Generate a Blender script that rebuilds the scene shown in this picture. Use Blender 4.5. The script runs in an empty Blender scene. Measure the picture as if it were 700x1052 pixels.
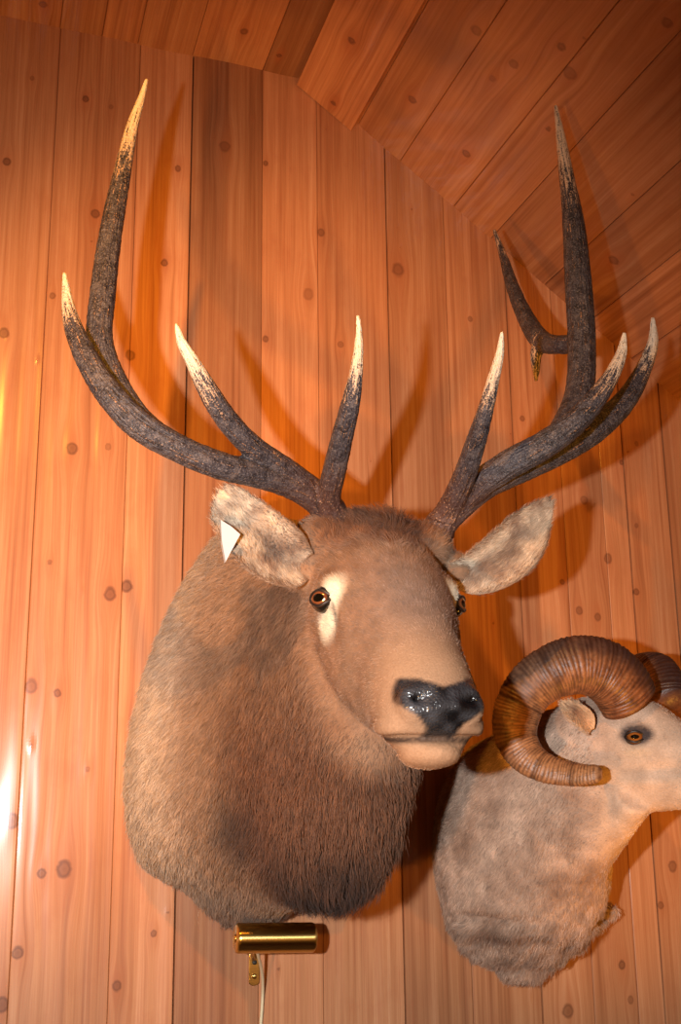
import bpy, bmesh, math, random
import numpy as np
from mathutils import Vector
from mathutils.bvhtree import BVHTree
rng = np.random.default_rng(7)
SC = bpy.context.scene

# ---------------------------------------------------------------- camera
FPX, CX, CY = 1183.0, 350.0, 526.0
D, ZC = 2.7, 1.55
_d1 = np.array([-380, 304, FPX]); _d2 = np.array([-60, -4676, FPX])
_Y = _d1/np.linalg.norm(_d1); _Z = _d2-(_d2@_Y)*_Y; _Z /= np.linalg.norm(_Z); _X = np.cross(_Y, _Z)
RW = np.array([_X, _Y, _Z])
CAM = np.array([0, -D, ZC])
def P(px, py, out=0.0):
    """world point seen at a pixel of the photo, lying 'out' metres in front of the wall plane"""
    r = RW@np.array([px-CX, py-CY, FPX]); t = (D-out)/r[1]
    return CAM+t*r
cd = bpy.data.cameras.new('camera'); cam = bpy.data.objects.new('camera', cd); SC.collection.objects.link(cam)
from mathutils import Matrix
Rm = np.column_stack([RW@[1, 0, 0], RW@[0, -1, 0], RW@[0, 0, -1]])
M4 = Matrix.Identity(4)
for i in range(3):
    for j in range(3): M4[i][j] = Rm[i, j]
    M4[i][3] = CAM[i]
cam.matrix_world = M4
cd.sensor_fit = 'VERTICAL'; cd.sensor_height = 36; cd.sensor_width = 24; cd.lens = FPX*36/1052
cd.clip_start = 0.05
SC.camera = cam

# ---------------------------------------------------------------- world, lights, exposure
w = bpy.data.worlds.new('room_light'); SC.world = w; w.use_nodes = True
w.node_tree.nodes['Background'].inputs[0].default_value = (1.0, 0.42, 0.14, 1)
w.node_tree.nodes['Background'].inputs[1].default_value = 0.16
def lamp(name, kind, loc, power, color, target=None, size=0.05, angle=60, blend=0.6):
    l = bpy.data.lights.new(name, kind); l.energy = power; l.color = color
    if kind == 'AREA': l.size = size
    else: l.shadow_soft_size = size
    if kind == 'SPOT': l.spot_size = math.radians(angle); l.spot_blend = blend
    o = bpy.data.objects.new(name, l); SC.collection.objects.link(o); o.location = loc
    if target is not None:
        o.rotation_euler = (Vector(target)-Vector(loc)).to_track_quat('-Z', 'Y').to_euler()
    return o
FL = CAM+Rm@np.array([-0.30, 0.03, 0.0])
lamp('camera_flash', 'SPOT', FL, 250, (0.93, 0.98, 1.0), (0.42, 0, 1.32), 0.022, 96, 1.0)
WARM = (1.0, 0.40, 0.045)
lamp('ceiling_spot', 'SPOT', (-0.35, -2.3, 3.25), 200, WARM, (0.6, 0, 2.15), 0.03, 54, 1.0)
lamp('low_spot', 'SPOT', (-0.6, -2.4, 1.1), 130, WARM, (0.6, 0, 2.25), 0.04, 56, 1.0)
lamp('floor_uplight_a', 'SPOT', (-0.5, -1.3, 0.5), 80, WARM, (0.15, 0, 2.3), 0.06, 56, 1.0)
lamp('floor_uplight_b', 'SPOT', (1.9, -1.3, 0.5), 80, WARM, (1.4, 0, 2.1), 0.06, 62, 1.0)
SC.view_settings.view_transform = 'Standard'; SC.view_settings.look = 'None'
SC.view_settings.gamma = 1; SC.view_settings.exposure = 0.12
SC.view_settings.use_curve_mapping = False
SC.cycles.max_bounces = 5; SC.cycles.diffuse_bounces = 3

# ---------------------------------------------------------------- helpers
def new_mesh_obj(name, verts, faces, mat, parent=None, smooth=True, attrs=None):
    root = np.array(parent_world(parent))
    me = bpy.data.meshes.new(name)
    v = np.asarray(verts, float)-root
    me.from_pydata(v.tolist(), [], [list(map(int, q)) for q in faces] if not isinstance(faces, np.ndarray) else faces.tolist())
    if smooth: me.shade_smooth()
    for k, (typ, arr) in (attrs or {}).items(): set_attr(me, k, typ, arr)
    o = bpy.data.objects.new(name, me); SC.collection.objects.link(o)
    if parent: o.parent = parent
    if mat: me.materials.append(mat)
    return o
def parent_world(p):
    v = Vector((0, 0, 0))
    while p: v += p.location; p = p.parent
    return v
def set_attr(me, k, typ, arr, domain='POINT'):
    a = me.attributes.new(k, typ, domain); arr = np.asarray(arr, np.float32)
    a.data.foreach_set({'FLOAT': 'value', 'FLOAT_VECTOR': 'vector', 'FLOAT_COLOR': 'color'}[typ], arr.ravel())
def rgba(c):
    c = np.asarray(c, float); return np.concatenate([c, np.ones((len(c), 1))], 1)
def empty(name, loc, label, cat, group=None):
    o = bpy.data.objects.new(name, None); SC.collection.objects.link(o); o.location = loc
    o.empty_display_size = 0.05; o['label'] = label; o['category'] = cat
    if group: o['group'] = group
    return o
def sm(x, a, b):
    t = np.clip((np.asarray(x, float)-a)/(b-a), 0, 1); return t*t*(3-2*t)
def mix(a, b, t):
    t = np.asarray(t)[..., None] if np.ndim(t) else t
    return np.asarray(a)*(1-t)+np.asarray(b)*t
def gauss(p, c, s):
    d = (p-np.asarray(c))/np.asarray(s); return np.exp(-(d*d).sum(-1))
def srgb(r, g, b):
    c = np.array([r, g, b])/255.; return np.where(c < .04045, c/12.92, ((c+.055)/1.055)**2.4)
def vnoise(p, scale, seed=0):
    """cheap smooth value noise in [-1,1]"""
    q = np.asarray(p)*scale+seed*17.31; i = np.floor(q).astype(np.int64); f_ = q-i; f_ = f_*f_*(3-2*f_)
    def h(a): 
        n = (a[..., 0]*73856093) ^ (a[..., 1]*19349663) ^ (a[..., 2]*83492791) ^ (seed*7919+13)
        n = (n ^ (n >> 13))*1274126177 & 0x7fffffff
        n = (n ^ (n >> 11))*668265263 & 0x7fffffff
        return n/0x7fffffff*2-1
    r = 0
    for dx in (0, 1):
        for dy in (0, 1):
            for dz in (0, 1):
                wgt = (f_[..., 0] if dx else 1-f_[..., 0])*(f_[..., 1] if dy else 1-f_[..., 1])*(f_[..., 2] if dz else 1-f_[..., 2])
                r = r+wgt*h(i+np.array([dx, dy, dz]))
    return r
def catmull(pts, n):
    """resample rows of pts (k,m) smoothly to n rows"""
    pts = np.asarray(pts, float); k = len(pts)
    seg = np.linalg.norm(np.diff(pts[:, :3], axis=0), axis=1)
    T = np.concatenate([[0], np.cumsum(np.maximum(seg, 1e-6)**.5)])
    E = np.vstack([2*pts[0]-pts[1], pts, 2*pts[-1]-pts[-2]])
    TT = np.concatenate([[-(T[1]-T[0])], T, [T[-1]+T[-1]-T[-2]]])
    out = []
    for t in np.linspace(0, T[-1], n):
        i = min(max(np.searchsorted(T, t, 'right')-1, 0), k-2)
        p0, p1, p2, p3 = E[i:i+4]; t0, t1, t2, t3 = TT[i:i+4]
        A1 = (t1-t)/(t1-t0)*p0+(t-t0)/(t1-t0)*p1; A2 = (t2-t)/(t2-t1)*p1+(t-t1)/(t2-t1)*p2; A3 = (t3-t)/(t3-t2)*p2+(t-t2)/(t3-t2)*p3
        B1 = (t2-t)/(t2-t0)*A1+(t-t0)/(t2-t0)*A2; B2 = (t3-t)/(t3-t1)*A2+(t-t1)/(t3-t1)*A3
        out.append((t2-t)/(t2-t1)*B1+(t-t1)/(t2-t1)*B2)
    return np.array(out)
def tube(path, radii, seg=20, squash=None, up=(0, 1, 0), cap=True, disp=None):
    """closed tube along path; squash scales the second axis; disp(s_index,angle)->radius factor"""
    path = np.asarray(path, float); n = len(path)
    T = np.gradient(path, axis=0); T /= np.linalg.norm(T, axis=1)[:, None]
    N = np.cross(T[0], up); 
    if np.linalg.norm(N) < 1e-3: N = np.cross(T[0], (1, 0, 0))
    N /= np.linalg.norm(N); V = []
    ang = np.linspace(0, 2*np.pi, seg, endpoint=False)
    for i in range(n):
        N = N-(N@T[i])*T[i]; N /= np.linalg.norm(N); Bn = np.cross(T[i], N)
        r = np.full(seg, radii[i]) if disp is None else radii[i]*disp(i, ang)
        sq = 1 if squash is None else squash
        V.append(path[i]+np.outer(r*np.cos(ang), N)+np.outer(r*np.sin(ang)*sq, Bn))
    V = np.concatenate(V); F = []
    for i in range(n-1):
        for j in range(seg):
            k = (j+1) % seg; F.append((i*seg+j, i*seg+k, (i+1)*seg+k, (i+1)*seg+j))
    if cap:
        F.append(tuple(range(seg-1, -1, -1))); F.append(tuple((n-1)*seg+j for j in range(seg)))
    return V, F
def loft(rings, seg=48, n=60):
    """rings: rows (xc,outT,zT,outB,zB,w,egg,pow) -> closed mesh, sections through top and bottom points"""
    R = catmull_rows(rings, n); V = []
    a = np.linspace(0, 2*np.pi, seg, endpoint=False)
    for xc, oT, zT, oB, zB, wd, egg, pw in R:
        c, s = np.cos(a), np.sin(a)
        cc = np.sign(c)*np.abs(c)**pw; ss = np.sign(s)*np.abs(s)**pw
        mo, mz = (oT+oB)/2, (zT+zB)/2
        V.append(np.stack([xc+wd*ss*(1-egg*cc), -(mo+cc*(oT-oB)/2), mz+cc*(zT-zB)/2], 1))
    V = np.concatenate(V); F = []; n = len(R)
    for i in range(n-1):
        for j in range(seg):
            k = (j+1) % seg; F.append((i*seg+j, i*seg+k, (i+1)*seg+k, (i+1)*seg+j))
    F.append(tuple(range(seg-1, -1, -1))); F.append(tuple((n-1)*seg+j for j in range(seg)))
    return V, F
def catmull_rows(rows, n):
    rows = np.asarray(rows, float); mid = np.stack([rows[:, 0], (rows[:, 1]+rows[:, 3])/2, (rows[:, 2]+rows[:, 4])/2], 1)
    return catmull(np.hstack([mid, rows]), n)[:, 3:]
def ellipsoid(c, r, n=20):
    V, F = [], []
    for i in range(n+1):
        th = math.pi*i/n
        for j in range(2*n):
            ph = math.pi*j/n; V.append((c[0]+r[0]*math.sin(th)*math.cos(ph), c[1]+r[1]*math.sin(th)*math.sin(ph), c[2]+r[2]*math.cos(th)))
    for i in range(n):
        for j in range(2*n):
            k = (j+1) % (2*n); F.append((i*2*n+j, (i+1)*2*n+j, (i+1)*2*n+k, i*2*n+k))
    return np.array(V), F
def fuse(parts, voxel, smooth=6):
    """melt several closed shells into one skin; returns verts, faces, normals"""
    V, F, o = [], [], 0
    for v, f in parts:
        V.append(v); F += [[int(i)+o for i in q] for q in f]; o += len(v)
    me = bpy.data.meshes.new('tmp'); me.from_pydata(np.concatenate(V).tolist(), [], F)
    bm = bmesh.new(); bm.from_mesh(me); bmesh.ops.remove_doubles(bm, verts=bm.verts, dist=1e-5)
    # make every shell face outward
    bmesh.ops.recalc_face_normals(bm, faces=bm.faces); bm.to_mesh(me); bm.free()
    ob = bpy.data.objects.new('tmp', me); SC.collection.objects.link(ob)
    m = ob.modifiers.new('r', 'REMESH'); m.mode = 'VOXEL'; m.voxel_size = voxel
    if smooth:
        s = ob.modifiers.new('s', 'SMOOTH'); s.factor = 0.5; s.iterations = smooth
    dg = bpy.context.evaluated_depsgraph_get(); e = ob.evaluated_get(dg); m2 = e.to_mesh()
    v = np.empty(len(m2.vertices)*3); m2.vertices.foreach_get('co', v)
    nn = np.empty(len(m2.vertices)*3); m2.vertices.foreach_get('normal', nn)
    lt = np.empty(len(m2.polygons), int); m2.polygons.foreach_get('loop_total', lt)
    li = np.empty(len(m2.loops), int); m2.loops.foreach_get('vertex_index', li)
    if (lt == 4).all(): faces = li.reshape(-1, 4)
    else: faces = [list(p.vertices) for p in m2.polygons]
    e.to_mesh_clear(); bpy.data.objects.remove(ob); bpy.data.meshes.remove(me)
    return v.reshape(-1, 3), faces, nn.reshape(-1, 3)
def normals_of(V, F):
    F = np.asarray(F); n = np.cross(V[F[:, 2]]-V[F[:, 0]], V[F[:, 3]]-V[F[:, 1]]); N = np.zeros_like(V)
    for k in range(4): np.add.at(N, F[:, k], n)
    return N/np.maximum(np.linalg.norm(N, axis=1), 1e-12)[:, None]

class Nodes:
    def __init__(s, name):
        s.m = bpy.data.materials.new(name); s.m.use_nodes = True; s.t = s.m.node_tree; s.n = s.t.nodes; s.b = s.n['Principled BSDF']
    def add(s, typ, **kw):
        n = s.n.new(typ)
        for k, v in kw.items():
            if k == 'ins':
                for a, b in v.items():
                    if hasattr(b, 'is_output') or isinstance(b, bpy.types.NodeSocket): s.t.links.new(b, n.inputs[a])
                    else: n.inputs[a].default_value = b
            else: setattr(n, k, v)
        return n
    def link(s, a, b): s.t.links.new(a, s.b.inputs[b])
    def attr(s, name): return s.add('ShaderNodeAttribute', attribute_name=name)
    def math(s, op, a, b=0.0, clamp=False):
        n = s.add('ShaderNodeMath', operation=op, ins={0: a, 1: b}); n.use_clamp = clamp; return n.outputs[0]
    def ramp(s, fac, stops):
        n = s.add('ShaderNodeValToRGB', ins={0: fac}); e = n.color_ramp.elements
        while len(e) < len(stops): e.new(0.5)
        for k, (p, c) in enumerate(stops): e[k].position = p; e[k].color = (*c, 1)
        return n.outputs[0]
    def mix(s, fac, a, b, mode='MIX'):
        n = s.add('ShaderNodeMixRGB', blend_type=mode, ins={0: fac, 1: a, 2: b}); return n.outputs[0]

# ---------------------------------------------------------------- wood
def wood_material(name='knotty_cedar_boards'):
    N = Nodes(name)
    guv = N.attr('guv').outputs['Vector']; kd = N.attr('knot').outputs['Fac']; ks = N.attr('knot_strength').outputs['Fac']; tone = N.attr('tone').outputs['Fac']; halo = N.attr('halo').outputs['Fac']
    def noise(scale, vec, detail=3, rough=.55, dist=0):
        mp = N.add('ShaderNodeMapping', ins={0: guv, 3: vec})
        return N.add('ShaderNodeTexNoise', ins={'Vector': mp.outputs[0], 'Scale': scale, 'Detail': detail, 'Roughness': rough, 'Distortion': dist}).outputs[0]
    broad = noise(1, (16, 0.8, 1), 3)
    lines = noise(1, (95, 1.2, 1), 3, .6)
    fine = noise(1, (330, 6, 1), 3, .7)
    mott = noise(1, (14, 9, 1), 4, .6)
    v = N.math('ADD', N.math('MULTIPLY', lines, .55), N.math('MULTIPLY', broad, .45))
    base = N.ramp(v, [(.34, srgb(152, 95, 60)), (.47, srgb(184, 125, 85)), (.56, srgb(196, 137, 96)), (.70, srgb(212, 158, 118))])
    base = N.mix(N.math('MULTIPLY', N.math('SUBTRACT', fine, .45, True), 1.6), base, (*srgb(170, 96, 60), 1))
    base = N.mix(N.math('MULTIPLY', N.math('SUBTRACT', mott, .52, True), 1.2), base, (*srgb(168, 96, 62), 1))
    kdn = N.math('ADD', kd, N.math('MULTIPLY', N.math('SUBTRACT', noise(1, (60, 60, 1), 2), .5), .7))
    kprof = N.ramp(N.math('MULTIPLY', kdn, .5), [(0, (.75,)*3), (.28, (.60,)*3), (.40, (.88,)*3), (.47, (.75,)*3), (.62, (0,)*3)])
    kn = N.math('MULTIPLY', N.add('ShaderNodeRGBToBW', ins={0: kprof}).outputs[0], ks)
    tn = N.add('ShaderNodeCombineXYZ', ins={0: tone, 1: tone, 2: tone}).outputs[0]
    base = N.mix(1.0, base, tn, 'MULTIPLY')
    base = N.mix(halo, base, (*srgb(172, 98, 58), 1))
    base = N.mix(kn, base, (*srgb(98, 54, 34), 1))
    N.link(base, 'Base Color')
    N.b.inputs['Roughness'].default_value = .55
    N.b.inputs['Specular IOR Level'].default_value = .35
    N.b.inputs['Coat Weight'].default_value = .5; N.b.inputs['Coat Roughness'].default_value = .2
    h = N.math('ADD', N.math('MULTIPLY', lines, .6), N.math('MULTIPLY', fine, .4))
    bp0 = N.add('ShaderNodeBump', ins={'Height': noise(1, (16, 1.1, 1), 1), 'Strength': 1.0, 'Distance': .007})
    bp = N.add('ShaderNodeBump', ins={'Height': h, 'Strength': .25, 'Distance': .002, 'Normal': bp0.outputs[0]})
    N.link(bp.outputs[0], 'Normal'); N.link(bp0.outputs[0], 'Coat Normal')
    return N.m
WOOD = wood_material()

def board_surface(name, edges, tones, knots, vmax, to_world, du=.006, dv=.007, v0=0.0, proud=None, mat=WOOD, cup=.0012, gaps=()):
    """tongue and groove boards: u across, v along the board; one mesh for the whole surface"""
    V, F, G, K, KS, H, Tn = [], [], [], [], [], [], []
    off = 0; pr = proud or {}
    for b in range(len(edges)-1):
        a, c = edges[b], edges[b+1]; m = max(3, int((c-a)/du))
        us = np.concatenate([[a, a+.0008, a+.0022], np.linspace(a+.008, c-.008, m), [c-.0022, c-.0008, c]])
        wz = np.concatenate([[-.005, -.0012, -.0002], np.zeros(m), [-.0002, -.0012, -.005]])
        for e_, sl in ((a, slice(0, 2)), (c, slice(-2, None))):
            if any(abs(e_-g_) < 1e-6 for g_ in gaps): wz[sl] = -.014
        t = (us-a)/(c-a); sg = 1 if b % 2 else -1
        wz = wz+sg*cup*(1-(2*t-1)**2)+pr.get(b, 0.0)
        top = max(vmax(a), vmax(c)); nv = int((top-v0)/dv)+2
        vs = np.linspace(0, 1, nv)
        U, S = np.meshgrid(us, vs, indexing='ij')
        VM = np.array([vmax(x) for x in us])[:, None]
        VV = v0+S*(VM-v0); WW = np.repeat(wz[:, None], nv, 1)
        warp = np.zeros_like(U); kn = np.full(U.shape, 3.0); kst = np.zeros_like(U); ha = np.zeros_like(U); q = S*0
        for ku, kv, kr, ks in knots:
            if not (a-.01 < ku < c+.01): continue
            x, y = U-ku, (VV-kv)
            d = np.sqrt(x**2+(y*.85)**2)/kr
            dl = np.sqrt(x**2+(y*.38)**2)/kr
            warp -= x*np.exp(-(dl/2.2)**2)*.9
            kst = np.where(d < kn, ks, kst); kn = np.minimum(kn, d); ha = np.maximum(ha, .45*np.exp(-(dl/1.8)**2)*ks)
            WW = WW+.0008*np.exp(-(dl/1.6)**2)
        V.append(to_world(U.ravel(), VV.ravel(), WW.ravel()))
        G.append(np.stack([(U+warp+b*3.17).ravel(), (VV+b*5.71).ravel(), np.full(U.size, b*1.3)], 1))
        K.append(kn.ravel()); KS.append(kst.ravel()); H.append(ha.ravel()); Tn.append(np.full(U.size, tones[b % len(tones)]))
        idx = off+np.arange(U.size).reshape(U.shape)
        F.append(np.stack([idx[:-1, :-1], idx[1:, :-1], idx[1:, 1:], idx[:-1, 1:]], -1).reshape(-1, 4)); off += U.size
        if b in pr:   # the thick edges of a board that sits proud
            pass
    o = new_mesh_obj(name, np.concatenate(V), np.concatenate(F), mat, None, False,
                     {'guv': ('FLOAT_VECTOR', np.concatenate(G)), 'knot': ('FLOAT', np.concatenate(K)), 'knot_strength': ('FLOAT', np.concatenate(KS)),
                      'halo': ('FLOAT', np.concatenate(H)), 'tone': ('FLOAT', np.concatenate(Tn))})
    o['kind'] = 'structure'
    return o
SLOPE = (2.658-3.503)/(1.882-.758)
def wall_top(x): return ceil_z(x)+.02
def ceil_z(x): return 3.530-.030*(x+.1)/.86 if x < .758 else 3.500+(x-.758)*SLOPE
wall_knots = [(33,80,3,.6),(88,102,4.2,1),(114,110,3,.6),(7,166,5,1),(183,173,4,.9),(231,151,7,.7),(98,220,5.5,1),(169,270,4.5,1),(330,239,5,.8),(317,302,7,.5),
 (54,304,4,.8),(4,342,6,.9),(273,168,3.5,.9),(409,277,9,.75),(273,348,4,.9),(350,354,4,.7),(134,365,6,.9),(74,461,6.5,1),(111,459,4,.6),(130,602,7,1),(113,610,7,1),
 (32,705,7.5,.85),(59,712,4.5,1),(51,578,3,.7),(140,744,4,.7),(12,843,7.5,1),(66,893,8,1),(43,897,5,1),(18,979,6,1),(2,1032,7,1),(120,1013,5,.9),(158,959,3.5,.9),
 (600,514,5.5,.7),(625,574,6,.8),(654,608,4.5,.9),(595,627,5,.8),(614,634,5,.8),(639,475,3.5,.9),(654,456,3.5,.6),(578,598,3.5,.9),(654,540,3,.7),(679,930,4,.8),
 (691,890,6,.8),(639,991,5,1),(584,1039,7,.9),(648,1027,4,.7),(516,215,3.5,.7),(483,328,4,.7),(460,660,4,.6),(90,790,3,.6),(268,860,5,.8),(537,430,4,.8)]
wk = []
for px, py, r, s in wall_knots:
    q = P(px, py); wk.append((q[0], q[2], r/520., s*.9))
for _ in range(60):
    wk.append((rng.uniform(-.6, 2.6), rng.uniform(.95, 3.4), rng.uniform(.0015, .004), .7))
wedges = [-1.2,-1.0,-.81,-.63,-.44,-.26,-.08,.10,.308,.450,.642,.795,.992,1.163,1.343,1.483,1.605,1.678,1.810,1.99,2.17,2.36,2.55]
wt =     [.9,1.0,.95,1.,.92,1., .97,.96,1.08,.70,1.10,1.02,.82,.93,1.02,.94,1.06,1.0,.90,1,.95]
board_surface('wall_back', wedges, wt, wk, wall_top, lambda u, v, w_: np.stack([u, -w_, v], 1), gaps=(.450, .992, 1.343, 1.678, 1.81))
# ceiling, flat part and sloping part: the boards run out from the wall
def ck(px, py, r, s):
    rr = RW@np.array([px-CX, py-CY, FPX])
    t = (3.503+(CAM[0]-.758)*SLOPE-CAM[2])/(rr[2]-SLOPE*rr[0]); a = CAM+t*rr
    if a[0] < .758: t = (3.52-CAM[2])/rr[2]; a = CAM+t*rr
    return (a[0], -a[1], r/480., s)
ckn = [ck(*k) for k in [(369,34,6,.9),(350,98,5,.9),(424,102,6,.8),(251,28,5,.8),(287,51,3.5,1),(490,31,7,.7),(577,48,6,.8),(528,66,6,.6),(506,81,5,.5),
        (586,75,8,.6),(479,158,6,.8),(686,23,6,.7),(564,132,4,.8),(631,267,7,.8),(44,6,5,.7),(650,200,3,.6),(600,40,3,.6)]]
ckn_s = [(( x-.758), y, r*.8, s) for x, y, r, s in ckn if x >= .758]
fe = [-1.2,-1.02,-.83,-.64,-.45,-.27,-.09,.098,.206,.300,.447,.642,.758]
ft = [1,.9,.97,.9,1,.93,.95,.82,.97,.84,1.0,.60]
board_surface('ceiling', fe, ft, [k for k in ckn if k[0] < .758], lambda u: 3.3, lambda u, v, w_: np.stack([u, -v, np.array([ceil_z(min(q, .757)) for q in u])-w_], 1), dv=.012, v0=-.03)
se = [0,.157,.28,.437,.547,.708,.84,.97,1.14,1.32,1.5,1.7]
st = [1.0,.82,.92,.84,.72,.66,.86,.92,.70,.8,.85]
nx, nz = -SLOPE, 1.0; nl = math.hypot(nx, nz); nx, nz = nx/nl, nz/nl
def slope_pt(u, v, w_): return np.stack([.758+u-nx*w_, -v, 3.503+u*SLOPE-nz*w_], 1)
board_surface('ceiling_slope', se, st, ckn_s, lambda u: 3.3, slope_pt, dv=.012, v0=-.03)
# the first sloping board is nailed on proud of the others
def box_from(corners):
    V = np.array(corners); return V, [(0,1,2,3),(7,6,5,4),(0,4,5,1),(1,5,6,2),(2,6,7,3),(3,7,4,0)]
def slab(u0, u1, v0, v1, w0, w1):
    q = [(u0,v0,w0),(u1,v0,w0),(u1,v1,w0),(u0,v1,w0),(u0,v0,w1),(u1,v0,w1),(u1,v1,w1),(u0,v1,w1)]
    a = np.array(q); return slope_pt(a[:, 0], a[:, 1], a[:, 2])
us = np.linspace(0, .155, 24); vs = np.linspace(.003, 3.3, 240)
U, S = np.meshgrid(us, vs, indexing='ij'); kn = np.full(U.shape, 3.0); ha = np.zeros_like(U); warp = ha.copy()
for ku, kv, kr, ks in ckn_s:
    d = np.sqrt((U-ku)**2+(S-kv)**2)/kr; dl = np.sqrt((U-ku)**2+((S-kv)*.4)**2)/kr
    kn = np.minimum(kn, d); ha = np.maximum(ha, .5*np.exp(-(dl/1.8)**2)); warp -= (U-ku)*np.exp(-(dl/2.2)**2)*.9
top = slope_pt(U.ravel(), S.ravel(), np.full(U.size, .034)); bot = slope_pt(U.ravel(), S.ravel(), np.full(U.size, .001))
idx = np.arange(U.size).reshape(U.shape); n_ = U.size
Fq = np.stack([idx[:-1, :-1], idx[1:, :-1], idx[1:, 1:], idx[:-1, 1:]], -1).reshape(-1, 4)
def strip(l): return [(l[i], l[i+1], l[i+1]+n_, l[i]+n_) for i in range(len(l)-1)]
sides = strip(list(idx[0, :]))+strip(list(idx[-1, :]))+strip(list(idx[:, 0]))+strip(list(idx[:, -1]))
Fall = np.concatenate([Fq, Fq[:, ::-1]+n_, np.array(sides)])
rep = lambda a: np.concatenate([a.ravel(), a.ravel()])
o = new_mesh_obj('trim_1', np.concatenate([top, bot]), Fall, WOOD, None, False, {'guv': ('FLOAT_VECTOR', np.stack([rep(U+warp)+40, rep(S)+9, rep(U)*0], 1)),
    'knot': ('FLOAT', rep(kn)), 'knot_strength': ('FLOAT', np.full(2*n_, .85)), 'halo': ('FLOAT', rep(ha)), 'tone': ('FLOAT', np.full(2*n_, 1.18))})
o['kind'] = 'structure'
# floor, below the frame, so that light bounces as in a room
NF = Nodes('brown_carpet'); nz_ = NF.add('ShaderNodeTexNoise', ins={'Scale': 300.})
NF.link(NF.ramp(nz_.outputs[0], [(.3, srgb(70, 50, 38)), (.7, srgb(100, 76, 58))]), 'Base Color'); NF.b.inputs['Roughness'].default_value = 1
V, F = box_from([(-1.2,.02,-.05),(2.6,.02,-.05),(2.6,-3.3,-.05),(-1.2,-3.3,-.05),(-1.2,.02,0),(2.6,.02,0),(2.6,-3.3,0),(-1.2,-3.3,0)])
o = new_mesh_obj('floor', V, F, NF.m, None, False); o['kind'] = 'structure'

# ---------------------------------------------------------------- animal materials
def hide_material(name, rough=.85):
    N = Nodes(name); c = N.attr('Col').outputs['Color']; g = N.attr('gloss').outputs['Fac']
    tc = N.add('ShaderNodeTexCoord')
    n1 = N.add('ShaderNodeTexNoise', ins={'Vector': tc.outputs['Object'], 'Scale': 260., 'Detail': 4.})
    col = N.mix(N.math('MULTIPLY', N.math('SUBTRACT', n1.outputs[0], .4, True), 1.1), c, N.mix(1.0, c, (.55, .5, .45, 1), 'MULTIPLY'))
    N.link(col, 'Base Color')
    N.link(N.math('SUBTRACT', rough, N.math('MULTIPLY', g, .62)), 'Roughness')
    N.link(N.math('ADD', .12, N.math('MULTIPLY', g, .5)), 'Specular IOR Level')
    vor = N.add('ShaderNodeTexVoronoi', ins={'Vector': tc.outputs['Object'], 'Scale': 230.})
    h = N.math('ADD', N.math('MULTIPLY', vor.outputs[0], g), N.math('MULTIPLY', n1.outputs[0], .7))
    N.link(N.add('ShaderNodeBump', ins={'Height': h, 'Strength': .5, 'Distance': .003}).outputs[0], 'Normal')
    return N.m
def fur_material(name):
    N = Nodes(name); c = N.attr('Col').outputs['Color']
    N.link(c, 'Base Color'); N.b.inputs['Roughness'].default_value = .6; N.b.inputs['Specular IOR Level'].default_value = .25
    N.b.inputs['Sheen Weight'].default_value = .15
    return N.m
HIDE = hide_material('short_hide'); FUR = fur_material('fur_strands')
def fur(name, parent, V, F, count, props, seed=1, K=5):
    """hair strands grown on a skin; props(p,n)->(length, direction, colour, keep, radius)"""
    r = np.random.default_rng(seed); F = np.asarray(F)
    tri = np.concatenate([F[:, [0, 1, 2]], F[:, [0, 2, 3]]]) if F.shape[1] == 4 else F
    a, b, c = V[tri[:, 0]], V[tri[:, 1]], V[tri[:, 2]]
    cr = np.cross(b-a, c-a); ar = np.linalg.norm(cr, axis=1); ar_ = ar/ar.sum()
    t = r.choice(len(tri), count, p=ar_); u = r.random((count, 2)); fl = u.sum(1) > 1; u[fl] = 1-u[fl]
    p = a[t]+u[:, :1]*(b-a)[t]+u[:, 1:]*(c-a)[t]; n = cr[t]/np.maximum(ar[t], 1e-12)[:, None]
    L, d, col, keep, rad = props(p, n)
    s = keep; p, n, L, d, col, rad = p[s], n[s], L[s], d[s], col[s], rad[s]; m = len(p)
    L = L*r.uniform(.7, 1.25, m)
    dt = d-(d*n).sum(1)[:, None]*n; dt /= np.maximum(np.linalg.norm(dt, axis=1), 1e-6)[:, None]
    jit = r.normal(0, .16, (m, 3)); clump = np.stack([vnoise(p, 45, 5+k) for k in range(3)], 1)*.30
    side = dt+jit+clump
    pts = np.empty((m, K, 3)); cur = p-n*.0015; pts[:, 0] = cur
    for k in range(1, K):
        f_ = (k-1)/(K-2)
        dirn = n*(.62*(1-f_)+.12)+side*(.7+.5*f_); dirn /= np.linalg.norm(dirn, axis=1)[:, None]
        cur = cur+dirn*(L/(K-1))[:, None]; pts[:, k] = cur
    root = np.array(parent_world(parent))
    cu = bpy.data.hair_curves.new(name); cu.add_curves([K]*m)
    cu.attributes['position'].data.foreach_set('vector', (pts-root).astype(np.float32).ravel())
    ra = cu.attributes.get('radius') or cu.attributes.new('radius', 'FLOAT', 'POINT')
    taper = np.array([1, .95, .8, .55, .12])[:K] if K == 5 else np.linspace(1, .15, K)
    ra.data.foreach_set('value', (rad[:, None]*taper[None, :]).astype(np.float32).ravel())
    col = np.clip(col*r.uniform(.62, 1.3, (m, 1))*(1+.22*vnoise(p, 60, 41))[:, None], 0, 1)
    at = cu.attributes.new('Col', 'FLOAT_COLOR', 'CURVE'); at.data.foreach_set('color', rgba(col).astype(np.float32).ravel())
    ob = bpy.data.objects.new(name, cu); SC.collection.objects.link(ob); ob.parent = parent; cu.materials.append(FUR)
    return ob

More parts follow.
